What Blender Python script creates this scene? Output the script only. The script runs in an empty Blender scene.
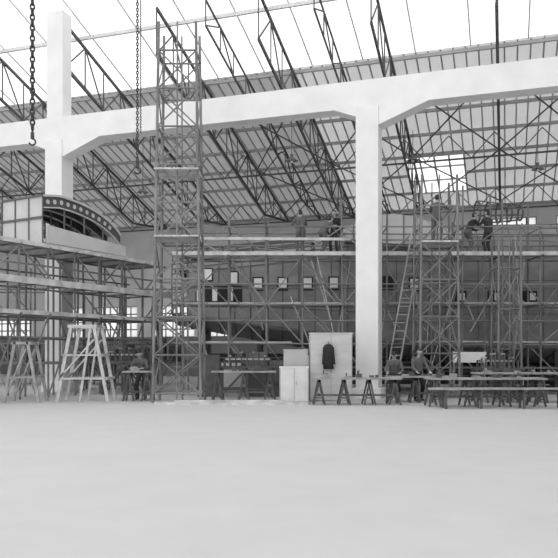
import bpy, bmesh, math, random
import numpy as np
from mathutils import Vector, Matrix
random.seed(7)
S = bpy.context.scene
S.view_settings.view_transform = 'Standard'
V = Vector

# ------------------------------------------------------------ materials
def mat(name, col, rough=0.8, var=0.0, scale=3.0, metal=0.0, bump=0.0, stretch=None, detail=4, transl=0.0):
    m = bpy.data.materials.new(name); m.use_nodes = True
    nt = m.node_tree; b = nt.nodes['Principled BSDF']
    c = (col, col, col, 1) if not isinstance(col, tuple) else (*col, 1)
    b.inputs['Base Color'].default_value = c
    b.inputs['Roughness'].default_value = rough
    b.inputs['Metallic'].default_value = metal
    if var or bump:
        tc = nt.nodes.new('ShaderNodeTexCoord'); mp = nt.nodes.new('ShaderNodeMapping')
        n = nt.nodes.new('ShaderNodeTexNoise'); n.inputs['Scale'].default_value = scale
        n.inputs['Detail'].default_value = detail
        nt.links.new(tc.outputs['Object'], mp.inputs[0]); nt.links.new(mp.outputs[0], n.inputs['Vector'])
        if stretch: mp.inputs['Scale'].default_value = stretch
        if var:
            r = nt.nodes.new('ShaderNodeValToRGB')
            r.color_ramp.elements[0].position = 0.3; r.color_ramp.elements[1].position = 0.7
            lo = [max(0, x*(1-var)) for x in c[:3]]; hi = [min(1, x*(1+var)) for x in c[:3]]
            r.color_ramp.elements[0].color = (*lo, 1); r.color_ramp.elements[1].color = (*hi, 1)
            nt.links.new(n.outputs['Fac'], r.inputs[0]); nt.links.new(r.outputs[0], b.inputs['Base Color'])
        if bump:
            bp = nt.nodes.new('ShaderNodeBump'); bp.inputs['Strength'].default_value = bump
            nt.links.new(n.outputs['Fac'], bp.inputs['Height']); nt.links.new(bp.outputs[0], b.inputs['Normal'])
    if transl:
        t = nt.nodes.new('ShaderNodeBsdfTranslucent'); t.inputs[0].default_value = (.9, .9, .9, 1)
        mx = nt.nodes.new('ShaderNodeMixShader'); mx.inputs[0].default_value = transl
        nt.links.new(b.outputs[0], mx.inputs[1]); nt.links.new(t.outputs[0], mx.inputs[2])
        nt.links.new(mx.outputs[0], nt.nodes['Material Output'].inputs[0])
    return m

def glass_mat(name, col):
    m = bpy.data.materials.new(name); m.use_nodes = True
    nt = m.node_tree; nt.nodes.clear()
    o = nt.nodes.new('ShaderNodeOutputMaterial'); t = nt.nodes.new('ShaderNodeBsdfTranslucent')
    n = nt.nodes.new('ShaderNodeTexNoise'); n.inputs['Scale'].default_value = 1.2
    r = nt.nodes.new('ShaderNodeValToRGB')
    r.color_ramp.elements[0].color = (col*.9, col*.9, col*.9, 1); r.color_ramp.elements[1].color = (col, col, col, 1)
    nt.links.new(n.outputs['Fac'], r.inputs[0]); nt.links.new(r.outputs[0], t.inputs[0])
    nt.links.new(t.outputs[0], o.inputs[0])
    return m

M_floor = mat('pale_concrete_floor', 0.54, 0.85, 0.03, 1.6, detail=10, bump=0.08)
M_wall = mat('plaster_wall', 0.66, 0.9, 0.10, 0.7)
M_walldark = mat('darkened_lower_wall', 0.2, 0.8, 0.15, 0.7)  # darkness low in the hall, put into the wall colour
M_white = mat('whitewashed_concrete', 0.85, 0.85, 0.05, 1.2)
M_roof = mat('roof_sheeting_glow', 0.75, 0.8, 0.10, 0.8, transl=0.28)  # translucent mix added so the roof underside glows and lights the hall
M_roofd = mat('roof_sheeting_dim', 0.60, 0.8, 0.10, 0.8, transl=0.13)  # same roof, dimmer copy: the darker left side set by colour and translucency
M_batten = mat('roof_batten', 0.40, 0.8, 0.1, 2)
M_steel = mat('dark_truss_steel', 0.10, 0.7, 0.2, 2)
M_tube = mat('scaffold_tube', 0.20, 0.55, 0.4, 0.9)
M_tubel = mat('scaffold_timber', 0.42, 0.8, 0.3, 1.5)
M_board = mat('scaffold_board', 0.58, 0.85, 0.3, 2.5)
M_hull = mat('hull_sheet_metal', 0.27, 0.5, 0.2, 0.9, stretch=(1, 1, 2.5))
M_hulld = mat('hull_seam', 0.12, 0.6, 0.1, 3)
M_wing = mat('wing_sheet_metal', 0.58, 0.5, 0.08, 1.2)
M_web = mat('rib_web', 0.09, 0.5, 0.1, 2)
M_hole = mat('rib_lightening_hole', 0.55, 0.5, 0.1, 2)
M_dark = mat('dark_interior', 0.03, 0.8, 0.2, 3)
M_pane = mat('white_board_and_pane_light', 0.9, 0.6, 0.04, 3)  # white stands in for light seen through hull panes; also board and bulbs
M_ply = mat('plywood', 0.60, 0.8, 0.10, 1.5, stretch=(1, 1, 4))
M_plyd = mat('plywood_grey', 0.46, 0.8, 0.10, 1.5)
M_wpaint = mat('white_painted_timber', 0.72, 0.7, 0.08, 3)
M_ptimber = mat('pale_trestle_timber', 0.52, 0.7, 0.18, 3)
M_timber = mat('bench_timber', 0.34, 0.8, 0.3, 3)
M_dtimber = mat('dark_timber', 0.10, 0.8, 0.3, 3)
M_cloth = mat('dark_cloth', 0.03, 0.95, 0.3, 8)
M_chain = mat('chain_iron', 0.05, 0.6, 0.2, 8)
M_glass = glass_mat('frosted_skylight_glass', 0.95)
M_skin = mat('skin', 0.42, 0.6, 0.04, 6)
M_hair = mat('dark_hair', 0.03, 0.8, 0.2, 20)
M_shoe = mat('shoe_leather', 0.04, 0.5, 0.2, 8)
CL = {k: mat('fabric_'+k, v, 0.95, 0.15, 9) for k, v in
      dict(black=0.03, dark=0.06, mid=0.13, grey=0.3, light=0.55).items()}

# ------------------------------------------------------------ mesh builder
class MB:
    def __init__(s): s.v = []; s.f = []; s.m = []; s.sm = []
    def add(s, vs, fs, mi=0, smooth=False):
        o = len(s.v); s.v += [tuple(x) for x in vs]
        for f in fs: s.f.append([o+i for i in f]); s.m.append(mi); s.sm.append(smooth)
    def hexa(s, p, mi=0):
        s.add(p, [(0, 3, 2, 1), (4, 5, 6, 7), (0, 1, 5, 4), (1, 2, 6, 5), (2, 3, 7, 6), (3, 0, 4, 7)], mi)
    def box(s, x0, x1, y0, y1, z0, z1, mi=0):
        s.hexa([(x0, y0, z0), (x1, y0, z0), (x1, y1, z0), (x0, y1, z0), (x0, y0, z1), (x1, y0, z1), (x1, y1, z1), (x0, y1, z1)], mi)
    def beam(s, a, b, w=0.05, h=0.05, mi=0, up=(0, 0, 1)):
        a = V(a); b = V(b); d = (b-a)
        if d.length < 1e-5: return
        d.normalize(); up = V(up)
        if abs(d.dot(up)) > 0.98: up = V((0, 1, 0))
        r = d.cross(up).normalized(); u = r.cross(d).normalized()
        r *= w/2; u *= h/2
        s.hexa([a-r-u, a+r-u, a+r+u, a-r+u, b-r-u, b+r-u, b+r+u, b-r+u], mi)
    def tube(s, a, b, r=0.03, mi=0, n=7, r2=None):
        a = V(a); b = V(b); d = b-a
        if d.length < 1e-5: return
        d.normalize(); r2 = r if r2 is None else r2
        x = d.cross(V((0, 0, 1)) if abs(d.z) < 0.95 else V((0, 1, 0))).normalized(); y = d.cross(x)
        vs = []
        for c, rr in ((a, r), (b, r2)):
            for i in range(n):
                t = 2*math.pi*i/n; vs.append(c + x*rr*math.cos(t) + y*rr*math.sin(t))
        fs = [(i, (i+1) % n, n+(i+1) % n, n+i) for i in range(n)] + [tuple(range(n-1, -1, -1)), tuple(range(n, 2*n))]
        s.add(vs, fs, mi)
    def done(s, name, mats, parent=None, fix=True):
        me = bpy.data.meshes.new(name)
        arr = np.array(s.v); c = V(((arr[:, 0].min()+arr[:, 0].max())/2, (arr[:, 1].min()+arr[:, 1].max())/2, arr[:, 2].min()))
        if parent is not None: c = V((0, 0, 0))
        me.from_pydata([tuple(V(p)-c) for p in s.v], [], s.f)
        for m in mats: me.materials.append(m)
        me.polygons.foreach_set('material_index', s.m); me.polygons.foreach_set('use_smooth', s.sm)
        if fix:
            bm = bmesh.new(); bm.from_mesh(me); bmesh.ops.recalc_face_normals(bm, faces=bm.faces); bm.to_mesh(me); bm.free()
        o = bpy.data.objects.new(name, me); S.collection.objects.link(o)
        if parent is not None:
            o.parent = parent; o.matrix_parent_inverse = Matrix.Translation(-parent.location)
        else: o.location = c
        return o

# ------------------------------------------------------------ hangar frame  (u along the beam, v to the rear)
YAW = math.radians(18); P0 = V((3.15, 24.5, 0)); U = V((math.cos(YAW), -math.sin(YAW), 0)); W = V((math.sin(YAW), math.cos(YAW), 0))
def B(u, v, z=0): return P0 + U*u + W*v + V((0, 0, z))
UL, UR, VF, VB = -32, 12.5, -30, 18
RIDGE_V, RIDGE_Z = -2.0, 16.1
def rz(v): return RIDGE_Z - 0.3*(v-RIDGE_V) if v >= RIDGE_V else RIDGE_Z - 0.2*(RIDGE_V-v)
def bbox(mb, u0, u1, v0, v1, z0, z1, mi=0):
    mb.hexa([B(u0, v0, z0), B(u1, v0, z0), B(u1, v1, z0), B(u0, v1, z0), B(u0, v0, z1), B(u1, v0, z1), B(u1, v1, z1), B(u0, v1, z1)], mi)

mb = MB(); bbox(mb, UL-20, UR+20, VF-25, VB+20, -0.3, 0); mb.done('floor', [M_floor])

def wall_with_windows(name, axis, fixed, a0, a1, holes, top, th=0.35):
    mb = MB()
    def put(p0, p1, z0, z1):
        if p1-p0 < 1e-3 or z1-z0 < 1e-3: return
        bbox(mb, p0, p1, fixed, fixed+th, z0, z1, 1 if z1 <= 2.61 else 0)
    zs = sorted({0, top} | {h[2] for h in holes} | {h[3] for h in holes})
    for z0, z1 in zip(zs[:-1], zs[1:]):
        hs = sorted([h for h in holes if h[2] <= z0+1e-6 and h[3] >= z1-1e-6]); p = a0
        for h in hs: put(p, h[0], z0, z1); p = h[1]
        put(p, a1, z0, z1)
    return mb.done(name, [M_wall, M_walldark])
holes = []
u = UL+1.0
while u < UR-3.5:
    if u > 1: holes.append((u, u+3.2, 7.3, 9.3))
    holes.append((u, u+3.2, 2.6, 4.7)); u += 4.25
wall_with_windows('wall_rear', 'u', VB, UL, UR, holes, rz(VB)+0.05)
for i, h in enumerate(holes):
    mb = MB(); bbox(mb, h[0], h[1], VB+0.12, VB+0.15, h[2], h[3], 0)
    for k in range(7):
        uu = h[0]+(h[1]-h[0])*k/6; mb.beam(B(uu, VB+0.1, h[2]), B(uu, VB+0.1, h[3]), 0.07, 0.07, 1)
    for k in range(5):
        zz = h[2]+(h[3]-h[2])*k/4; mb.beam(B(h[0], VB+0.1, zz), B(h[1], VB+0.1, zz), 0.07, 0.07, 1)
    mb.done('window_%d' % (i+1), [M_glass, M_steel])
for nm, uu, t in (('wall_left', UL-0.35, 0.35), ('wall_right', UR, 0.35)):
    mb = MB(); p = [(VF, rz(VF)), (RIDGE_V, RIDGE_Z), (VB+0.35, rz(VB+0.35))]
    vs = []
    for du in (0, t):
        vs += [B(uu+du, VF, 0), B(uu+du, VB+0.35, 0), B(uu+du, VB+0.35, p[2][1]), B(uu+du, RIDGE_V, RIDGE_Z), B(uu+du, VF, p[0][1])]
    mb.add(vs, [(0, 1, 2, 3, 4), (9, 8, 7, 6, 5)] + [(i, 5+i, 5+(i+1) % 5, (i+1) % 5) for i in range(5)])
    mb.done(nm, [M_wall])

# ------------------------------------------------------------ roof
V_SKY = 5.0
def roof_cell(mb, u0, u1, v0, v1, mi, dz=0):
    mb.add([B(u0, v0, rz(v0)+dz), B(u1, v0, rz(v0)+dz), B(u1, v1, rz(v1)+dz), B(u0, v1, rz(v1)+dz)], [(0, 1, 2, 3)], mi)
mb = MB()
HU0, HU1, HV0, HV1 = -0.5, 2.5, 12.3, 16.2
USPL = -4.25
roof_cell(mb, UL, USPL, V_SKY, VB+0.4, 2)
roof_cell(mb, USPL, HU0, V_SKY, VB+0.4, 0); roof_cell(mb, HU1, UR, V_SKY, VB+0.4, 0)
roof_cell(mb, HU0, HU1, V_SKY, HV0, 0); roof_cell(mb, HU0, HU1, HV1, VB+0.4, 0)
u = UL
while u < UR:
    def bt(v0, v1): mb.beam(B(u, v0, rz(v0)-0.03), B(u, v1, rz(v1)-0.03), 0.06, 0.05, 1)
    if HU0 < u < HU1: bt(V_SKY, HV0); bt(HV1, VB)
    else: bt(V_SKY, VB)
    u += 0.5
for v in (5.1, 6.9, 8.7, 10.5, 12.3, 14.1, 15.9, 17.8):
    if HV0 < v < HV1:
        mb.beam(B(UL, v, rz(v)-0.12), B(HU0, v, rz(v)-0.12), 0.10, 0.14, 1); mb.beam(B(HU1, v, rz(v)-0.12), B(UR, v, rz(v)-0.12), 0.10, 0.14, 1)
    else: mb.beam(B(UL, v, rz(v)-0.12), B(UR, v, rz(v)-0.12), 0.10, 0.14, 1)
mb.done('ceiling', [M_roof, M_batten, M_roofd])
mb = MB()
roof_cell(mb, UL, UR, RIDGE_V, V_SKY, 0); roof_cell(mb, UL, UR, VF, RIDGE_V, 0)
u = UL
while u < UR:
    mb.beam(B(u, RIDGE_V, RIDGE_Z-0.03), B(u, V_SKY, rz(V_SKY)-0.03), 0.05, 0.06, 1)
    mb.beam(B(u, VF, rz(VF)-0.03), B(u, RIDGE_V, RIDGE_Z-0.03), 0.05, 0.06, 1); u += 2.2
for v in (-27, -22, -17, -12, -7, -2, 1.5): mb.beam(B(UL, v, rz(v)-0.1), B(UR, v, rz(v)-0.1), 0.1, 0.14, 1)
mb.done('added_skylight_roof', [M_glass, M_wpaint])  # glazing added here to brighten the floor and the top of the view
mb = MB(); roof_cell(mb, HU0, HU1, HV0, HV1, 0, 0.02)
for k in range(5): uu = HU0+(HU1-HU0)*k/4; mb.beam(B(uu, HV0, rz(HV0)), B(uu, HV1, rz(HV1)), 0.08, 0.08, 1)
for k in range(4): vv = HV0+(HV1-HV0)*k/3; mb.beam(B(HU0, vv, rz(vv)), B(HU1, vv, rz(vv)), 0.08, 0.08, 1)
mb.done('skylight_window', [M_glass, M_batten])

# ------------------------------------------------------------ concrete portal
BZ0, BZ1 = 10.08, 11.02
mb = MB(); bbox(mb, UL, UR, -0.33, 0.33, BZ0, BZ1)
for uc in (-25.4, -12.7, 0.0):
    for sgn, hw, hd in ((-1, .8, .3), (1, 1.7, .65)):
        a = uc+sgn*0.39; b = uc+sgn*(.39+hw)
        mb.hexa([B(a, -0.33, BZ0-hd), B(a+sgn*0.02, -0.33, BZ0-hd), B(b, -0.33, BZ0-0.001), B(a, -0.33, BZ0-0.001),
                 B(a, 0.33, BZ0-hd), B(a+sgn*0.02, 0.33, BZ0-hd), B(b, 0.33, BZ0-0.001), B(a, 0.33, BZ0-0.001)])
mb.done('concrete_beam', [M_white])
for uc in (-25.4, -12.7, 0.0):
    mb = MB(); bbox(mb, uc-0.39, uc+0.39, -0.39, 0.39, 0, BZ0)
    if uc < 0: bbox(mb, uc-0.37, uc+0.37, -0.3, 0.3, BZ1, rz(0)-0.2)
    bbox(mb, uc-0.5, uc+0.5, -0.5, 0.5, 0, 0.35)
    mb.done('concrete_column', [M_white])

# ------------------------------------------------------------ roof trusses (parallel chord, following the slope)
for uc in (-25.4, -21.2, -17, -12.7, -8.5, -6.4, -4.25, -2.1, 0.0, 4.25, 8.5):
    light = uc in (-6.4, -2.1)
    mb = MB(); n = 12; dep = .9 if light else 1.7
    vs = [0.4+(VB-0.6)*i/n for i in range(n+1)]
    top = [B(uc, v, rz(v)-0.26) for v in vs]
    bot = [B(uc, v, rz(v)-0.35-dep*(1 if i < n-2 else (n-i)/3)) for i, v in enumerate(vs)]
    q = .06 if light else .09
    for i in range(n):
        mb.beam(top[i], top[i+1], q, q+.02); mb.beam(bot[i], bot[i+1], q, q+.02)
        mb.beam(top[i], bot[i], 0.05, 0.05)
        if i % 2: mb.beam(top[i], bot[i+1], 0.05, 0.05)
        else: mb.beam(bot[i], top[i+1], 0.05, 0.05)
    mb.done('roof_truss', [M_steel])
mb = MB()
for v in (10.4, 15.5):
    k = 0; u = UL
    while u < UR-1:
        zt, zb = rz(v)-0.35, rz(v)-1.5
        mb.beam(B(u, v, zb), B(u+1.06, v, zb), 0.07, 0.08)
        if k % 2: mb.beam(B(u, v, zb), B(u+1.06, v, zt), 0.04, 0.04)
        else: mb.beam(B(u, v, zt), B(u+1.06, v, zb), 0.04, 0.04)
        u += 1.06; k += 1
for a, b in ((-8.5, -4.25), (-4.25, 0), (4.25, 8.5), (0, 4.25)):     # wind bracing in the roof plane
    for v0, v1 in ((6, 12), (12, 17)):
        mb.beam(B(a, v0, rz(v0)-.3), B(b, v1, rz(v1)-.3), .05, .05); mb.beam(B(b, v0, rz(v0)-.3), B(a, v1, rz(v1)-.3), .05, .05)
mb.done('roof_bracing', [M_steel])

# ------------------------------------------------------------ flying boat hull
HY = 30.2
ST = [(-4.4, 2.75, 3.2, 5.95, 1.45), (-1, 2.1, 2.65, 6.25, 1.9), (3, 1.5, 2.1, 6.6, 2.15), (7, 1.15, 1.8, 6.95, 2.25), (12, 1.1, 1.75, 7.0, 2.3), (19, 1.3, 1.9, 6.9, 2.2)]
def stn(x):
    for a, b in zip(ST[:-1], ST[1:]):
        if x <= b[0] + 1e-6:
            t = (x-a[0])/(b[0]-a[0]); t = max(0, t); return [a[i]+(b[i]-a[i])*t for i in range(1, 5)]
    return list(ST[-1][1:])
def prof(x):
    k, c, t, h = stn(x); s = t-1.15
    half = [(0, k), (h*.5, k+(c-k)*.42), (h*.97, c), (h, c+.12), (h*1.0, c+(s-c)*.33), (h*1.0, c+(s-c)*.66), (h, s), (h*.96, s+.4), (h*.82, s+.75), (h*.5, s+1.05), (0, t)]
    pts = [V((x, HY-a, z)) for a, z in half]
    return pts + [V((x, HY+a, z)) for a, z in half[-2:0:-1]]
xs = [-4.4+0.65*i for i in range(37)]
hull = MB(); P = [prof(x) for x in xs]; n = len(P[0])
vs = [p for r in P for p in r]; fs = []
for i in range(len(xs)-1):
    for j in range(n):
        jj = j if j < 10 else n-1-j
        if xs[i] < -3.8 and jj >= 2: continue
        if xs[i] < 1.0 and jj >= 7: continue
        fs.append((i*n+j, i*n+(j+1) % n, (i+1)*n+(j+1) % n, (i+1)*n+j))
hull.add(vs, fs, 0)
for i, x in enumerate(xs):           # frames and seams
    for j in range(n):
        a, b = P[i][j], P[i][(j+1) % n]
        q = 0.05 if x < 1 else 0.035
        hull.beam(a, b, q, q, 1)
for j in (2, 4, 5, 6, 7, 8, 9, 10, 11, 12, 13, 14):      # stringers
    for i in range(len(xs)-1):
        w = 0.05 if xs[i] < 1.0 else 0.03
        hull.beam(P[i][j], P[i+1][j], w, w, 1)
for i in range(len(xs)-1):       # extra stringers on the unskinned upper part
    if xs[i] < 1.0:
        for j in (6, 7, 8): hull.beam((P[i][j]+P[i][j+1])/2, (P[i+1][j]+P[i+1][j+1])/2, .04, .04, 1)
# near-black deck and centre bulkhead, added to darken the hull interior
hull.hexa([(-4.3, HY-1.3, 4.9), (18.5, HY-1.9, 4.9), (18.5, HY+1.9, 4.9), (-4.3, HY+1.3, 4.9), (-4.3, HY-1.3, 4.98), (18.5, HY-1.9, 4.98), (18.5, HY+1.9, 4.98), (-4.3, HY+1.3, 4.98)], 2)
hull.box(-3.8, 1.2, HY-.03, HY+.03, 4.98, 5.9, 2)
hull_o = bpy.data.objects.new('flying_boat_hull', None); S.collection.objects.link(hull_o); hull_o.location = (7, HY, 0)
hull.done('hull_shell', [M_hull, M_hulld, M_dark], hull_o, fix=False)
wn = MB()
def hwin(x, z, w, h, mi):
    y = HY-stn(x)[3]
    wn.box(x-w/2-.06, x+w/2+.06, y-.05, y+.02, z-h/2-.06, z+h/2+.06, 1)
    wn.box(x-w/2, x+w/2, y-.07, y-.02, z-h/2, z+h/2, mi)
for x, z, m_ in ((-2.9, 4.75, 0), (-1.85, 4.6, 0), (-0.85, 4.35, 0), (.15, 4.35, 0), (1.15, 4.35, 0), (2.2, 4.35, 0), (4.35, 4.35, 2), (5.4, 4.3, 0)): hwin(x, z, .32, .44, m_)
for x, m_ in ((7.2, 2), (8.6, 2), (10.0, 2), (11.4, 2), (12.8, 2)):
    hwin(x, 3.8, .44, .36, m_); wn.box(x-.02, x+.2, HY-stn(x)[3]-.09, HY-stn(x)[3]-.06, 3.66, 3.94, 0)  # white inset: patch of light painted on the dark pane
for a in range(6): hwin(-3.25+.32*a, 3.95, .2, .55, 2 if a % 2 else 0)
wn.done('hull_windows', [M_pane, M_dark, M_dark], hull_o)
wc = MB(); ys = (27.5, HY+3)
def foil(x): 
    t = (x-2.6)/4.6; return 6.05-0.2*math.sin(math.pi*t), 6.35+0.75*math.sin(math.pi*min(1, t*1.05+.05))*(1-.25*t)
fx = [2.6+4.6*i/14 for i in range(15)]
up = [foil(x)[1] for x in fx]; lo = [foil(x)[0] for x in fx]
vs = []
for y in ys: vs += [(x, y, z) for x, z in zip(fx, lo)] + [(x, y, z) for x, z in zip(reversed(fx), reversed(up))]
wc.add(vs, [tuple(range(30)), tuple(range(59, 29, -1))] + [(i, 30+i, 30+(i+1) % 30, (i+1) % 30) for i in range(30)])
for i in range(1, 14, 2): wc.beam((fx[i], 27.48, lo[i]), (fx[i], 27.48, up[i]), .04, .04, 1)
wc.done('wing_centre_section', [M_wing, M_hulld], hull_o)
nc = MB()
for i in range(5):
    x = 8.2+.45*i; r = .5-.05*i
    for q in range(14):
        a = 2*math.pi*q/14; b = 2*math.pi*(q+1)/14
        nc.beam((x, 29+r*math.cos(a), 7.35+r*math.sin(a)), (x, 29+r*math.cos(b), 7.35+r*math.sin(b)), .06, .06)
        if i < 4 and q % 2 == 0:
            r2 = r-.05; nc.beam((x, 29+r*math.cos(a), 7.35+r*math.sin(a)), (x+.45, 29+r2*math.cos(a), 7.35+r2*math.sin(a)), .04, .04)
nc.done('engine_nacelle_frame', [M_hulld], hull_o)
cr = MB()
for x in (-3.2, -.8, 1.6, 4, 6.4, 8.8, 11.2, 13.6):
    k, c, t, h = stn(x)
    for sy in (-1, 1):
        cr.beam((x, HY+sy*1.9, 0), (x, HY+sy*1.9, c-.12), .16, .16); cr.beam((x, HY+sy*1.9, 0.1), (x, HY+sy*.2, k-.3), .12, .12)
        cr.beam((x, HY+sy*1.9, c-.2), (x, HY, k-.14), .14, .12)
    cr.beam((x, HY, 0), (x, HY, k-.08), .2, .2); cr.beam((x, HY-2.1, .1), (x, HY+2.1, .1), .2, .2)
cr.beam((-3.2, HY-1.9, .5), (13.6, HY-1.9, .5), .1, .14)
# timber skirt planks stacked along the cradle
for k in range(7): cr.beam((-3.2, HY+.9, .25+.2*k), (13.6, HY+.9, .25+.2*k), .06, .16)
cr.done('hull_cradle', [M_dtimber])

# ------------------------------------------------------------ scaffolding
def jit(a): return random.uniform(-a, a)
sc = MB()
SX = [-3.5, -1.85, -.45, .85, 2.35, 3.95, 5.2, 6.7, 8.15, 9.6, 11.3, 12.8]
for i, x in enumerate(SX):
    for y in (25.65, 27.0):
        sc.tube((x, y, 0), (x+jit(.06), y+jit(.04), 6.3+random.choice([0, .3, .9, 1.4])), .036, 0)
    for z in (1.9, 3.35, 5.13, 6.15): sc.tube((x, 25.4, z), (x, 27.2, z), .03, 0)
for z in (1.0, 1.9, 2.7, 3.35, 4.1, 5.13, 5.7, 6.15):
    for y in (25.6, 27.05):
        if z in (1.0, 2.7) and y > 26: continue
        sc.tube((-3.9, y, z+jit(.05)), (13.2, y, z+jit(.05)), .03, 0)
for i in range(len(SX)-1):
    a, b = SX[i], SX[i+1]
    for (z0, z1) in ((0.2, 1.9), (1.9, 3.35), (3.35, 5.1), (5.13, 6.2)):
        r = random.random()
        if r < .35: sc.tube((a, 25.58, z0), (b, 25.58, z1), .026, 0)
        elif r < .7: sc.tube((b, 25.58, z0), (a, 25.58, z1), .026, 0)
        if random.random() < .45: sc.tube((b, 27.05, z0), (a, 27.05, z1), .026, 1)
for k in range(30):   # loose poles
    x = random.uniform(-3.5, 12.5); sc.tube((x, 25.75+jit(.1), random.uniform(0, 3)), (x+jit(1.6), 25.75+jit(.1), random.uniform(3.2, 6.5)), .025, k % 2)
def deck(mb, x0, x1, y0, y1, z, mi=2, n=5, gap=.02):
    w = (y1-y0)/n; L = 2.6
    for k in range(n):
        x = x0
        while x < x1:
            e = min(x1, x+L); dz = jit(.012); mb.box(x, e-.02, y0+k*w, y0+(k+1)*w-gap, z+dz, z+.05+dz, mi); x = e
deck(sc, -3.9, 13.2, 25.7, 27.0, 5.18); deck(sc, -3.9, 2.8, 25.9, 27.0, 3.4, n=3); deck(sc, 4.1, 13.2, 25.9, 27.0, 3.4, n=3); deck(sc, 5, 13, 25.9, 27, 1.95, n=3)
deck(sc, -3.6, .5, 25.9, 26.9, 1.95, n=2)
sc.beam((-3.9, 25.55, 5.2), (13.2, 25.55, 5.2), .05, .14, 2); sc.beam((-3.9, 25.55, 5.75), (2.6, 25.55, 5.72), .04, .1, 2)
sc.done('hull_scaffolding', [M_tube, M_tubel, M_board])

def tower(name, x0, x1, y0, y1, H, dz, taper=0.1, r=.035, decks=()):
    mb = MB(); cs = [(x0, y0), (x1, y0), (x1, y1), (x0, y1)]; cx, cy = (x0+x1)/2, (y0+y1)/2
    def c(i, z): t = 1-taper*z/H; return V((cx+(cs[i][0]-cx)*t, cy+(cs[i][1]-cy)*t, z))
    for i in range(4): mb.tube(c(i, 0), c(i, H), r+.008)
    z = 0.3; k = 0
    while z+dz <= H+.01:
        for i in range(4):
            j = (i+1) % 4; mb.tube(c(i, z), c(j, z), r*.8)
            if k % 2: mb.tube(c(i, z), c(j, z+dz), r*.65)
            else: mb.tube(c(j, z), c(i, z+dz), r*.65)
            if i == 0: mb.tube(c(i if not k % 2 else j, z), c(j if not k % 2 else i, z+dz), r*.65)
        z += dz; k += 1
    for i in range(4): mb.tube(c(i, z), c((i+1) % 4, z), r*.8)
    for m in ((0, 1), (3, 2)):
        a = (c(m[0], 0)+c(m[1], 0))/2; b = (c(m[0], H)+c(m[1], H))/2; mb.tube(a, b, r*.7)
    for zd in decks:
        n = 5
        for q in range(n):
            xx = x0+.05+(x1-x0-.1)*q/n; mb.box(xx, xx+(x1-x0-.1)/n-.02, y0-.1, y1+.1, zd, zd+.05, 1)
    return mb.done(name, [M_tube, M_board])
tower('scaffold_tower', -3.95, -2.45, 21.9, 23.2, 12.0, 1.2, .22, .038, (5.2, 7.3))
tower('scaffold_tower', 4.75, 6.1, 23.6, 24.9, 7.6, 1.25, .12, .034, (5.3,))
tower('scaffold_tower', 7.55, 8.35, 24.1, 24.9, 5.6, 1.4, .05, .03)

# wing staging, left
A = V((-9.0, 23.0, 0)); D = V((.495, .869, 0)).normalized(); N = V((-D.y, D.x, 0))
def L(t, w, z): return A + D*t + N*w + V((0, 0, z))
ws = MB()
ts = [-3.2+1.25*i for i in range(10)]
for t in ts:
    for w in (0, 1.1, 2.1):
        ws.tube(L(t+jit(.05), w, 0), L(t, w, 5.29), .038, 0)
    for z in (1.2, 2.9, 4.0, 5.25): ws.tube(L(t, -.15, z), L(t, 2.25, z), .035, 0)
for z in (1.2, 2.1, 2.9, 4.0, 4.6, 5.25):
    for w in (0, 2.1): ws.tube(L(ts[0]-.3, w, z), L(ts[-1]+.3, w, z), .035, 0)
for a, b in zip(ts[:-1], ts[1:]):
    for z0, z1 in ((4.05, 5.2), (.1, 2.9), (2.9, 4.0)):
        if z0 > 4 or random.random() < .6:
            if random.random() < .5: ws.tube(L(a, -.04, z0), L(b, -.04, z1), .03, 0)
            else: ws.tube(L(b, -.04, z0), L(a, -.04, z1), .03, 0)
        if random.random() < .6: ws.tube(L(b, 2.1, z0), L(a, 2.1, z1), .03, 1)
def bd(t0, t1, w0, w1, z, n):
    q = (w1-w0)/n
    for k in range(n):
        a, b = w0+k*q, w0+(k+1)*q-.03; t = t0
        while t < t1:
            e = min(t1, t+2.5); zz = z+jit(.012)
            ws.hexa([L(t, a, zz), L(e-.03, a, zz), L(e-.03, b, zz), L(t, b, zz), L(t, a, zz+.06), L(e-.03, a, zz+.06), L(e-.03, b, zz+.06), L(t, b, zz+.06)], 2); t = e
bd(-3.4, 8.2, -.1, 2.2, 5.3, 7); bd(-3.4, 8.2, -.35, 1.2, 4.03, 5); bd(-3.4, 8.2, 0.2, 2.1, 2.93, 4)
ws.beam(L(-3.4, -.38, 4.0), L(8.2, -.38, 4.0), .05, .22, 2); ws.beam(L(-3.4, -.12, 5.3), L(8.2, -.12, 5.3), .05, .14, 2)
ws.beam(L(-3.4, -.06, 2.95), L(8.2, -.06, 2.95), .05, .14, 2)
ws.done('wing_scaffolding', [M_tube, M_tubel, M_board])

# wing section with lightened ribs
wg = MB(); WZ = 5.42
def tz(s): return 5.55 + 1.62*math.sqrt(max(0, 1-(max(0, s-.18)/.9)**2)) * (1.0 if s > .18 else 0.93+.07*s/.18)
ns = 26; t0, t1 = 1.6, 5.5; wd = 2.1
sv = [i/ns for i in range(ns+1)]
topF = [L(t0+(t1-t0)*s, 0.02, tz(s)) for s in sv]; topB = [L(t0+(t1-t0)*s, wd, tz(s)) for s in sv]
for i in range(ns): wg.add([topF[i], topF[i+1], topB[i+1], topB[i]], [(0, 1, 2, 3)], 0)
wg.add([L(t0, .02, WZ), L(t0, wd, WZ), L(t0, wd, tz(0)), L(t0, .02, tz(0))], [(0, 1, 2, 3)], 0)
for k in range(4): wg.beam(L(t0-.02, .02+wd*k/3, WZ), L(t0-.02, .02+wd*k/3, tz(0)), .04, .04, 1)
wg.beam(L(t0-.03, 0, 6.3), L(t0-.03, wd, 6.3), .05, .08, 1); wg.beam(L(t0-.03, 0, tz(0)), L(t0-.03, wd, tz(0)), .06, .06, 1)
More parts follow.
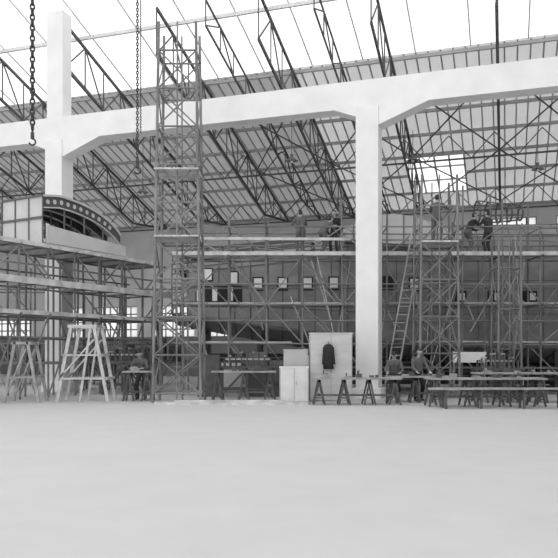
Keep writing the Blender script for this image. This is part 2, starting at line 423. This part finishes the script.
for w in (0.02, .7, 1.4, wd):
    for i in range(ns):
        a, b = sv[i], sv[i+1]
        wg.beam(L(t0+(t1-t0)*a, w, tz(a)), L(t0+(t1-t0)*b, w, tz(b)), .09, .07, 0)
        lo_a, lo_b = max(5.5, tz(a)-.42), max(5.5, tz(b)-.42)
        wg.beam(L(t0+(t1-t0)*a, w, lo_a), L(t0+(t1-t0)*b, w, lo_b), .06, .04, 0)
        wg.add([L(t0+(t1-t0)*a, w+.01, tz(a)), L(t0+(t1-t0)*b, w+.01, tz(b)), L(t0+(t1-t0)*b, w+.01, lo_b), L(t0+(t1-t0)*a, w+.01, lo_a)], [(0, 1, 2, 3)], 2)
    wg.beam(L(t0, w, 5.5), L(t1, w, 5.5), .08, .1, 0)
    for s in (.25, .5, .75): wg.beam(L(t0+(t1-t0)*s, w, 5.5), L(t0+(t1-t0)*s, w, tz(s)-.4), .05, .05, 1)
for s in (.05, .13, .21, .29, .37, .45, .53, .61, .69, .77, .84):   # lightening holes
    c = L(t0+(t1-t0)*s, -.01, tz(s)-.22); R = .085
    pts = [c + D*R*math.cos(q*math.pi/6) + V((0, 0, R*math.sin(q*math.pi/6))) for q in range(12)]
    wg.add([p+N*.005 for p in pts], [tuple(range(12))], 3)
wg.hexa([L(t0+.1, -.08, WZ), L(t1+.2, -.08, WZ), L(t1+.2, -.03, WZ), L(t0+.1, -.03, WZ), L(t0+.1, -.08, 6.05), L(t1+.2, -.08, 5.8), L(t1+.2, -.03, 5.8), L(t0+.1, -.03, 6.05)], 0)
wg.done('wing_section', [M_wing, M_hulld, M_web, M_hole], fix=False)

# background staging under / behind the tail
bs = MB()
for x in (-14.1, -12.5, -10.9, -9.3, -7.7, -6.1, -4.9):
    for y in (33.5, 35.2):
        bs.tube((x, y, 0), (x+jit(.1), y, 5.2+jit(.8)), .05)
    bs.tube((x, 33.3, 3.2), (x, 35.4, 3.2), .04)
for z in (1.1, 2.0, 3.2, 4.6):
    for y in (33.5, 35.2): bs.tube((-14.5, y, z), (-4.6, y, z), .04)
for i in range(18):
    x = random.uniform(-13.5, -5.5); z0 = random.choice([.1, 1.1, 2.0]); bs.tube((x, 33.4, z0), (x+jit(1.8), 33.4, z0+2), .035)
deck(bs, -14.5, -4.6, 33.6, 35.1, 3.25, 1, 4); deck(bs, -14.5, -4.6, 33.6, 35.1, 1.15, 1, 4)
for i in range(12):       # material stored on the staging
    x = -13.6+.75*i; bs.box(x, x+random.uniform(.3, .65), 34, 34.6, 1.21, 1.21+random.uniform(.3, 1.2), 1)
bs.done('tail_scaffolding', [M_tube, M_dtimber])

# ------------------------------------------------------------ workshop furniture
def trestle_table(name, x0, x1, y0, y1, h, n=3, mats=(M_timber, M_dtimber), clutter=0):
    mb = MB(); w = (y1-y0)/4
    for k in range(4): mb.box(x0, x1, y0+k*w, y0+(k+1)*w-.01, h-.05, h, 0)
    for i in range(n):
        x = x0+.2+(x1-x0-.4)*i/(n-1)
        for y in (y0+.08, y1-.08):
            mb.beam((x-.17, y, 0), (x, y, h-.05), .06, .05, 1); mb.beam((x+.17, y, 0), (x, y, h-.05), .06, .05, 1)
        mb.beam((x, y0+.05, h-.1), (x, y1-.05, h-.1), .08, .09, 1); mb.beam((x-.13, y0+.08, .22), (x+.13, y0+.08, .22), .04, .04, 1)
        mb.beam((x, y0+.08, .3), (x, y1-.08, .3), .04, .05, 1)
    mb.beam((x0+.1, y0+.1, .3), (x1-.1, y0+.1, .3), .04, .06, 1)
    for k in range(clutter):
        x = random.uniform(x0+.2, x1-.4); y = random.uniform(y0+.1, y1-.3); s = random.uniform(.08, .25); hh = random.uniform(.04, .14)
        mb.box(x, x+s, y, y+s*.6, h, h+hh, random.choice([0, 1, 1])); 
        if k % 2: mb.tube((x+.05, y+.03, h+hh), (x+.05, y+.03, h+hh+.1), .02, 1)
    return mb.done(name, list(mats))
trestle_table('workbench', 1.02, 3.7, 21.0, 21.75, .82, 4, clutter=8)
trestle_table('workbench', 4.35, 7.8, 20.3, 21.1, .84, 4, clutter=9)
trestle_table('workbench', 3.4, 5.2, 22.0, 22.5, .84, 3, clutter=4)
trestle_table('workbench', 6.2, 9.4, 21.9, 22.7, .95, 4, clutter=9)
trestle_table('workbench', -2.2, -.1, 22.6, 23.3, .98, 3, clutter=8)
trestle_table('workbench', -5.1, -4.1, 22.7, 23.3, .98, 2, clutter=3)
mb = MB()
for x in (4.7, 5.7, 6.9, 8.0):
    mb.beam((x, 19.7, 0), (x, 19.7, .5), .06, .06); mb.beam((x, 20.05, 0), (x, 20.05, .5), .06, .06); mb.beam((x, 19.6, .5), (x, 20.15, .5), .06, .06)
for k in range(4): mb.beam((4.4+jit(.2), 19.7+.1*k, .56), (8.3+jit(.3), 19.7+.1*k, .56), .09, .05, 1)
mb.done('plank_rack', [M_dtimber, M_timber])
def cabinet(name, x0, x1, y0, y1, h, m):
    mb = MB(); mb.box(x0, x1, y0, y1, .04, h, 0); mb.box(x0+.03, x1-.03, y0+.03, y1-.02, 0, .04, 1)
    mb.box(x0-.015, x1+.015, y0-.015, y1, h-.03, h+.01, 0)
    for xx in (x0+.02, x1-.02, (x0+x1)/2): mb.box(xx-.012, xx+.012, y0-.008, y0, .06, h-.05, 1)
    mb.box((x0+x1)/2+.05, (x0+x1)/2+.08, y0-.03, y0, h*.5, h*.5+.12, 1)
    return mb.done(name, [m, M_plyd])
cabinet('plywood_cabinet', 1.0, 2.38, 22.75, 23.35, 2.22, M_ply)
cabinet('plywood_crate', .02, .93, 21.9, 22.5, 1.13, M_wpaint)
cabinet('plywood_crate', .15, .93, 22.7, 23.2, 1.68, M_plyd)
# jacket on a hook
mb = MB(); rows = [(1.86, .05, .04), (1.82, .13, .06), (1.7, .17, .08), (1.5, .15, .07), (1.25, .16, .09), (1.05, .17, .09)]
cx, cy = 1.6, 22.62
vs = []; m_ = 14
for z, a, b in rows:
    for q in range(m_):
        th = 2*math.pi*q/m_; f = 1+.12*math.sin(3*th+z*9); vs.append((cx+a*f*math.cos(th), cy+b*f*math.sin(th), z))
mb.add(vs, [(i*m_+q, i*m_+(q+1) % m_, (i+1)*m_+(q+1) % m_, (i+1)*m_+q) for i in range(len(rows)-1) for q in range(m_)] + [tuple(range(m_)), tuple((len(rows)-1)*m_+q for q in range(m_-1, -1, -1))], 0, True)
for sg in (-1, 1): mb.tube((cx+sg*.13, cy, 1.76), (cx+sg*.18, cy-.02, 1.2), .05, 0, 9, .04)
mb.tube((cx, cy, 1.86), (cx, 22.74, 1.93), .012, 0)
mb.done('hanging_jacket', [M_cloth])
# A-frame trestles
mb = MB()
for y in (22.3, 23.3):
    for xc, sgn in ((-6.62, -1), (-5.9, 1)):
        mb.beam((xc+sgn*.45, y, 0), (xc, y, 2.45), .10, .07)
    mb.beam((-6.35, y, 0), (-6.0, y, 2.4), .07, .06)
    mb.beam((-7.0, y, .75), (-5.5, y, .75), .1, .05); mb.beam((-6.85, y, 1.5), (-5.68, y, 1.5), .1, .05)
    mb.beam((-7.05, y, .7), (-5.9, y, 2.0), .07, .05); mb.beam((-6.72, y, 2.42), (-5.8, y, 2.42), .12, .1)
for x, z in ((-7.0, .75), (-5.5, .75), (-6.85, 1.5), (-5.68, 1.5), (-6.65, 2.42), (-5.87, 2.42)): mb.beam((x, 22.25, z), (x, 23.35, z), .07, .09)
mb.done('timber_trestle', [M_ptimber])
mb = MB()
for y in (22.0, 22.8):
    for xc, sgn in ((-8.3, -1), (-7.9, 1)): mb.beam((xc+sgn*.35, y, 0), (xc, y, 1.9), .09, .07)
    mb.beam((-8.55, y, .8), (-7.65, y, .8), .09, .05); mb.beam((-8.4, y, 1.88), (-7.8, y, 1.88), .1, .09)
    mb.beam((-8.55, y, .3), (-7.95, y, 1.7), .06, .05)
for x, z in ((-8.5, .8), (-7.7, .8), (-8.3, 1.88), (-7.9, 1.88)): mb.beam((x, 21.95, z), (x, 22.85, z), .07, .08)
mb.done('timber_trestle', [M_timber])
# ladder
mb = MB()
for s in (-.2, .2): mb.beam((3.95+s, 25.25, 0), (5.0+s, 25.35, 5.9), .05, .09)
for k in range(19):
    t = (k+1)/20; mb.tube((3.75+1.05*t, 25.25+.1*t, 5.9*t), (4.15+1.05*t, 25.25+.1*t, 5.9*t), .02)
mb.done('ladder', [M_tubel])
def jig(name, x0, x1, y, h, m):
    mb = MB()
    for x in (x0, (x0+x1)/2, x1):
        for yy in (y, y+.6): mb.beam((x, yy, 0), (x, yy, h), .08, .08)
        mb.beam((x, y, h), (x, y+.6, h), .08, .1)
    for yy in (y, y+.6):
        mb.beam((x0-.1, yy, h), (x1+.1, yy, h), .08, .12); mb.beam((x0, yy, h*.3), (x1, yy, h*.3), .06, .08)
        mb.beam((x0, yy, .1), ((x0+x1)/2, yy, h), .05, .06); mb.beam((x1, yy, .1), ((x0+x1)/2, yy, h), .05, .06)
    for k in range(9):
        x = x0+.1+(x1-x0-.2)*k/8; hh = .25+.3*math.sin(math.pi*(k+.5)/9)
        mb.beam((x, y+.05, h+.05), (x, y+.05, h+hh), .05, .05, 0); mb.beam((x, y+.55, h+.05), (x, y+.55, h+hh), .05, .05, 0)
        mb.beam((x, y+.03, h+hh), (x, y+.57, h+hh), .05, .05, k % 2)
    mb.beam((x0+.1, y+.3, h+.3), (x1-.1, y+.3, h+.3), .05, .06, 1)
    mb.done(name, [m, M_board])
jig('assembly_jig', -2.0, -.2, 24.2, 1.05, M_dtimber); jig('assembly_jig', 6.6, 8.0, 23.1, 1.0, M_dtimber)
jig('assembly_jig', -6.6, -5.0, 26.2, 1.2, M_dtimber); jig('assembly_jig', -9.4, -7.2, 30.2, 1.3, M_dtimber)
mb = MB()
for k, (x, h, m_) in enumerate(((-2.9, 1.5, 0), (-2.1, 1.2, 1), (-1.2, 1.6, 2), (-.3, 1.3, 0), (.4, 1.5, 1))):
    y = 24.95; mb.hexa([(x, y, 0), (x+.75, y, 0), (x+.75, y+.04, 0), (x, y+.04, 0), (x, y+.45, h), (x+.75, y+.45, h), (x+.75, y+.49, h), (x, y+.49, h)], m_)
mb.done('leaning_panels', [M_dtimber, M_plyd, M_web])
mb = MB()
for k in range(5): mb.beam((-3.6+jit(.3), 21.2+.13*k, .035), (.9+jit(.1), 21.2+.13*k, .035), .12, .07, k % 2)
mb.beam((-3.2, 21.35, .1), (.2, 21.5, .1), .12, .06, 0)
mb.done('timber_stack', [M_board, M_timber])
mb = MB(); mb.box(6.25, 7.45, 25.15, 25.19, 1.22, 1.6, 0)
for x in (6.3, 7.4): mb.beam((x, 25.21, 0), (x, 25.21, 1.65), .05, .04, 1); mb.beam((x, 25.0, .02), (x, 25.36, .02), .05, .04, 1)
mb.done('white_notice_board', [M_pane, M_timber])

# ------------------------------------------------------------ chains and lamps
def chain(name, x, y, z0, z1, r, hook=True):
    mb = MB(); z = z1; k = 0
    while z > z0:
        ax = V((1, 0, 0)) if k % 2 else V((0, 1, 0)); pts = []
        for q in range(8):
            a = 2*math.pi*q/8; pts.append(V((x, y, z)) + ax*r*.6*math.cos(a) + V((0, 0, r*math.sin(a))))
        for q in range(8): mb.tube(pts[q], pts[(q+1) % 8], r*.28, 0, 5)
        z -= r*1.5; k += 1
    if hook:
        mb.tube((x, y, z0), (x, y, z0-.2), .06, 0, 8)
        pts = [V((x+.1*math.sin(a), y, z0-.3+.1*math.cos(a))) for a in [i*.5 for i in range(0, 10)]]
        for a, b in zip(pts[:-1], pts[1:]): mb.tube(a, b, .028, 0, 6)
    mb.done(name, [M_chain])
def vof(x, y): return (V((x, y, 0))-P0).dot(W)
chain('hoist_chain', -4.45, 22.0, 7.6, rz(vof(-4.45, 22))-.05, .06)
chain('hoist_chain', -4.3, 21.75, 8.4, rz(vof(-4.3, 21.75))-.05, .035, False)
chain('hoist_chain', -7.75, 22.0, 8.5, rz(vof(-7.75, 22))-.1, .11)
def lamp(x, y, z):
    mb = MB(); zt = rz(vof(x, y))-.1; mb.tube((x, y, z+.3), (x, y, zt), .015, 0)
    mb.tube((x, y, z+.15), (x, y, z+.32), .07, 0, 12); mb.tube((x, y, z), (x, y, z+.18), .3, 0, 16, .08); mb.tube((x, y, z-.08), (x, y, z+.02), .07, 1, 10)
    mb.done('pendant_lamp', [M_tube, M_pane])
for p in ((.6, 33, 10.6), (12.2, 33, 10.2), (-7, 36, 9.8), (6.5, 34, 10.9)): lamp(*p)

# ------------------------------------------------------------ people
def ik(a, t, l1, l2, pole):
    d = t-a; dl = d.length
    if dl > (l1+l2)*.995: t = a+d.normalized()*(l1+l2)*.995; d = t-a; dl = d.length
    x = (l1*l1-l2*l2+dl*dl)/(2*dl); h = math.sqrt(max(0, l1*l1-x*x)); dn = d.normalized()
    p = pole - dn*pole.dot(dn); p.normalize()
    return a+dn*x+p*h, t
def person(name, loc, heading, hip=.92, lean=0, lh=(-.28, .12, .78), rh=(.28, .12, .78), lf=(-.12, 0), rf=(.12, .05), headp=.1,
           shirt='mid', pants='dark', hat=None, footz=(0, 0), hipy=0, headyaw=0):
    pr = []
    def cap(a, b, ra, rb, lab): pr.append((V(a), V(b), ra, rb, lab))
    pel = V((0, hipy, hip)); T = V((0, math.sin(lean), math.cos(lean)))
    nb = pel+T*.5
    cap(pel, pel+T*.2, .108, .104, 'shirt'); cap(pel+T*.2, pel+T*.42, .104, .118, 'shirt'); cap(pel-T*.04, pel+T*.03, .112, .112, 'pants')
    for sx in (-1, 1):
        X = V((sx, 0, 0))
        cap(pel+X*.07, pel+X*.06+T*.2, .105, .1, 'shirt'); cap(pel+X*.06+T*.2, pel+X*.08+T*.4, .1, .112, 'shirt')
        cap(pel+X*.075-T*.04, pel+X*.075+T*.03, .108, .108, 'pants')
        sh = nb+X*.185-T*.06
        cap(nb+X*.05-T*.03, sh, .07, .066, 'shirt')
        tgt = V(lh if sx < 0 else rh)
        el, wr = ik(sh, tgt, .29, .25, V((sx*.5, -.6, -.5)))
        cap(sh, el, .062, .048, 'shirt'); cap(el, el+(wr-el)*.85, .046, .036, 'shirt'); cap(el+(wr-el)*.8, wr, .029, .027, 'skin')
        hd = (wr-el).normalized(); side = hd.cross(V((0, 0, 1)))
        side = side.normalized() if side.length > .2 else V((0, 1, 0))
        if side.dot(V((0, 1, 0))) < 0: side = -side
        nrm = hd.cross(side).normalized()
        if nrm.dot(-X) < 0: nrm = -nrm
        for q in (-.024, 0, .024): cap(wr, wr+hd*.085+side*q, .016, .016, 'skin')
        for q, ln in zip((.033, .011, -.011, -.032), (.07, .08, .074, .058)):
            b0 = wr+hd*.085+side*q; b1 = b0+hd*ln*.5+nrm*.008; b2 = b1+hd*ln*.38+nrm*ln*.4
            cap(b0, b1, .0095, .009, 'skin'); cap(b1, b2, .009, .0075, 'skin')
        b0 = wr+hd*.03+side*.025; b1 = b0+hd*.035+side*.03+nrm*.008; b2 = b1+hd*.03+side*.008+nrm*.01
        cap(b0, b1, .0125, .011, 'skin'); cap(b1, b2, .011, .009, 'skin')
        fp = lf if sx < 0 else rf; fz = footz[0 if sx < 0 else 1]; hj = pel+X*.095-T*.03
        kn, an = ik(hj, V((fp[0], fp[1], fz+.09)), .43, .42, V((sx*.12, 1, .15)))
        cap(hj, kn, .098, .066, 'pants'); cap(kn, kn+(an-kn)*.35, .066, .064, 'pants'); cap(kn+(an-kn)*.3, an+(kn-an)*.05, .064, .056, 'pants')
        cap(an+V((0, -.02, -.045)), an+V((sx*.02, .1, -.05)), .042, .038, 'shoe'); cap(an+V((sx*.02, .1, -.052)), an+V((sx*.03, .16, -.06)), .036, .028, 'shoe')
    lp = lean*.45+headp
    Hh = V((0, math.sin(lp), math.cos(lp))); G = V((0, math.cos(lp), -math.sin(lp)))
    R_ = Matrix.Rotation(headyaw, 3, Hh); G = R_ @ G; Xh = G.cross(Hh).normalized()
    cap(nb-T*.04, nb+Hh*.08, .062, .056, 'skin'); cap(nb-T*.05, nb+T*.0, .08, .068, 'shirt')
    hc = nb+Hh*.178
    cap(hc+Hh*.03-G*.018, hc+Hh*.035+G*.022, .083, .078, 'skin'); cap(hc-Hh*.03+G*.02, hc-Hh*.062+G*.042, .064, .044, 'skin')
    cap(hc+Hh*.01+G*.09, hc-Hh*.022+G*.110, .010, .014, 'skin')
    cap(hc-Hh*.05+G*.086+Xh*.016, hc-Hh*.05+G*.086-Xh*.016, .01, .01, 'lip')
    for s in (-1, 1): cap(hc+Hh*.016+Xh*s*.078-G*.012, hc-Hh*.012+Xh*s*.077-G*.008, .013, .009, 'skin')
    cap(hc+Hh*.06-G*.03, hc+Hh*.066+G*.02, .08, .066, 'hair'); cap(hc+Hh*.0-G*.045, hc+Hh*.05-G*.035, .068, .075, 'hair')
    if hat:
        cap(hc+Hh*.082-G*.03+Xh*.012, hc+Hh*.078+G*.025, .078, .068, 'hat'); cap(hc+Hh*.07+G*.06, hc+Hh*.062+G*.1, .035, .02, 'hat')
    mb = MB()
    for a, b, ra, rb, lab in pr:
        d = b-a; ln = d.length; d = d.normalized() if ln > 1e-6 else V((0, 0, 1))
        x = d.cross(V((0, 0, 1)) if abs(d.z) < .9 else V((0, 1, 0))).normalized(); y = d.cross(x); n_ = 12
        rings = [(a-d*ra*math.cos(q), ra*math.sin(q)) for q in (.4, .9)] + [(a, ra), (b, rb)] + [(b+d*rb*math.cos(q), rb*math.sin(q)) for q in (.9, .4)]
        vs = [a-d*ra]+[c+x*r*math.cos(2*math.pi*k/n_)+y*r*math.sin(2*math.pi*k/n_) for c, r in rings for k in range(n_)]+[b+d*rb]
        fs = [(0, 1+(k+1) % n_, 1+k) for k in range(n_)]; m = len(rings)
        for i in range(m-1): fs += [(1+i*n_+k, 1+i*n_+(k+1) % n_, 1+(i+1)*n_+(k+1) % n_, 1+(i+1)*n_+k) for k in range(n_)]
        e = 1+m*n_; fs += [(e, 1+(m-1)*n_+k, 1+(m-1)*n_+(k+1) % n_) for k in range(n_)]
        mb.add(vs, fs)
    me = bpy.data.meshes.new(name); me.from_pydata(mb.v, [], mb.f)
    bm = bmesh.new(); bm.from_mesh(me); bmesh.ops.recalc_face_normals(bm, faces=bm.faces); bm.to_mesh(me); bm.free()
    o = bpy.data.objects.new(name, me); S.collection.objects.link(o)
    r = o.modifiers.new('r', 'REMESH'); r.mode = 'VOXEL'; r.voxel_size = .0085
    sm = o.modifiers.new('s', 'SMOOTH'); sm.factor = .5; sm.iterations = 2
    dg = bpy.context.evaluated_depsgraph_get(); m2 = bpy.data.meshes.new_from_object(o.evaluated_get(dg)); o.modifiers.clear(); o.data = m2
    labs = ['skin', 'hair', 'shirt', 'pants', 'shoe', 'eye', 'lip', 'hat']
    m2.materials.clear()
    for mm in (M_skin, M_hair, CL[shirt], CL[pants], M_shoe, M_hair, CL['mid'], CL[hat] if hat else M_hair): m2.materials.append(mm)
    nf = len(m2.polygons); C = np.zeros(nf*3); m2.polygons.foreach_get('center', C); C = C.reshape(-1, 3)
    best = np.full(nf, 1e9); idx = np.zeros(nf, dtype=np.int32)
    pl = pr+[(hc+Hh*.018+Xh*s*.033+G*.092, hc+Hh*.018+Xh*s*.033+G*.093, .014, .014, 'eye') for s in (-1, 1)]
    for a, b, ra, rb, lab in pl:
        a_ = np.array(a); ab = np.array(b)-a_; t = np.clip(((C-a_)@ab)/max(1e-9, ab@ab), 0, 1)
        dd = np.linalg.norm(C-a_-t[:, None]*ab, axis=1)-(ra+(rb-ra)*t); k = dd < best; best[k] = dd[k]; idx[k] = labs.index(lab)
    m2.polygons.foreach_set('material_index', idx); m2.polygons.foreach_set('use_smooth', np.ones(nf, dtype=bool))
    o.location = loc; o.rotation_euler = (0, 0, heading)
    return o
Z5 = 5.235
# on the upper staging (heading: 0 faces the hull, pi faces the camera)
person('workman', (.82, 26.3, Z5), .3, .92, .15, lh=(-.2, .45, 1.2), rh=(.2, .45, 1.25), shirt='mid', pants='mid')
person('workman', (1.62, 26.2, Z5), -.9, .86, .75, lh=(-.2, .62, .75), rh=(.22, .62, .8), lf=(-.14, .12), rf=(.14, -.18), shirt='mid', pants='mid', headp=.3)
person('workman', (2.12, 26.55, Z5), 2.6, .92, .05, lh=(-.2, .3, 1.1), rh=(.25, .2, .95), shirt='black', pants='dark')
person('workman', (5.45, 24.25, 5.355), -.5, .92, .2, lh=(-.2, .5, 1.3), rh=(.2, .5, 1.35), shirt='mid', pants='mid')
person('workman', (7.1, 26.3, Z5), -1.2, .88, .5, lh=(-.2, .6, 1.0), rh=(.2, .6, 1.05), lf=(-.12, .15), rf=(.13, -.15), shirt='black', pants='mid')
person('workman', (7.9, 26.4, Z5), .5, .92, .1, lh=(-.2, .4, 1.2), rh=(.25, .15, .8), shirt='dark', pants='dark')
# floor level
person('workman', (3.8, 22.95, 0), 2.9, .9, .55, lh=(-.2, .48, .93), rh=(.2, .5, .93), shirt='mid', pants='dark', headp=.3, hat='black', lf=(-.13, .1), rf=(.12, -.15))
person('workman', (4.55, 22.95, 0), 3.4, .92, .12, lh=(-.22, .4, .97), rh=(.22, .38, .97), shirt='mid', pants='black', headp=.3)
person('workman', (-4.65, 23.75, 0), 3.0, .9, .4, lh=(-.2, .5, 1.06), rh=(.2, .5, 1.06), shirt='mid', pants='dark', headp=.3)

# ------------------------------------------------------------ world and camera
w = bpy.data.worlds.new('overcast_sky'); S.world = w; w.use_nodes = True
bg = w.node_tree.nodes['Background']; bg.inputs[0].default_value = (1, 1, 1, 1); bg.inputs[1].default_value = 1.6
cam = bpy.data.cameras.new('camera'); co = bpy.data.objects.new('camera', cam); S.collection.objects.link(co)
cam.sensor_width = 36; cam.lens = 45.16; cam.shift_y = 0.1308; cam.clip_end = 300
co.location = (0, 0, 1.6); co.rotation_euler = (math.radians(90), 0, 0)
S.camera = co
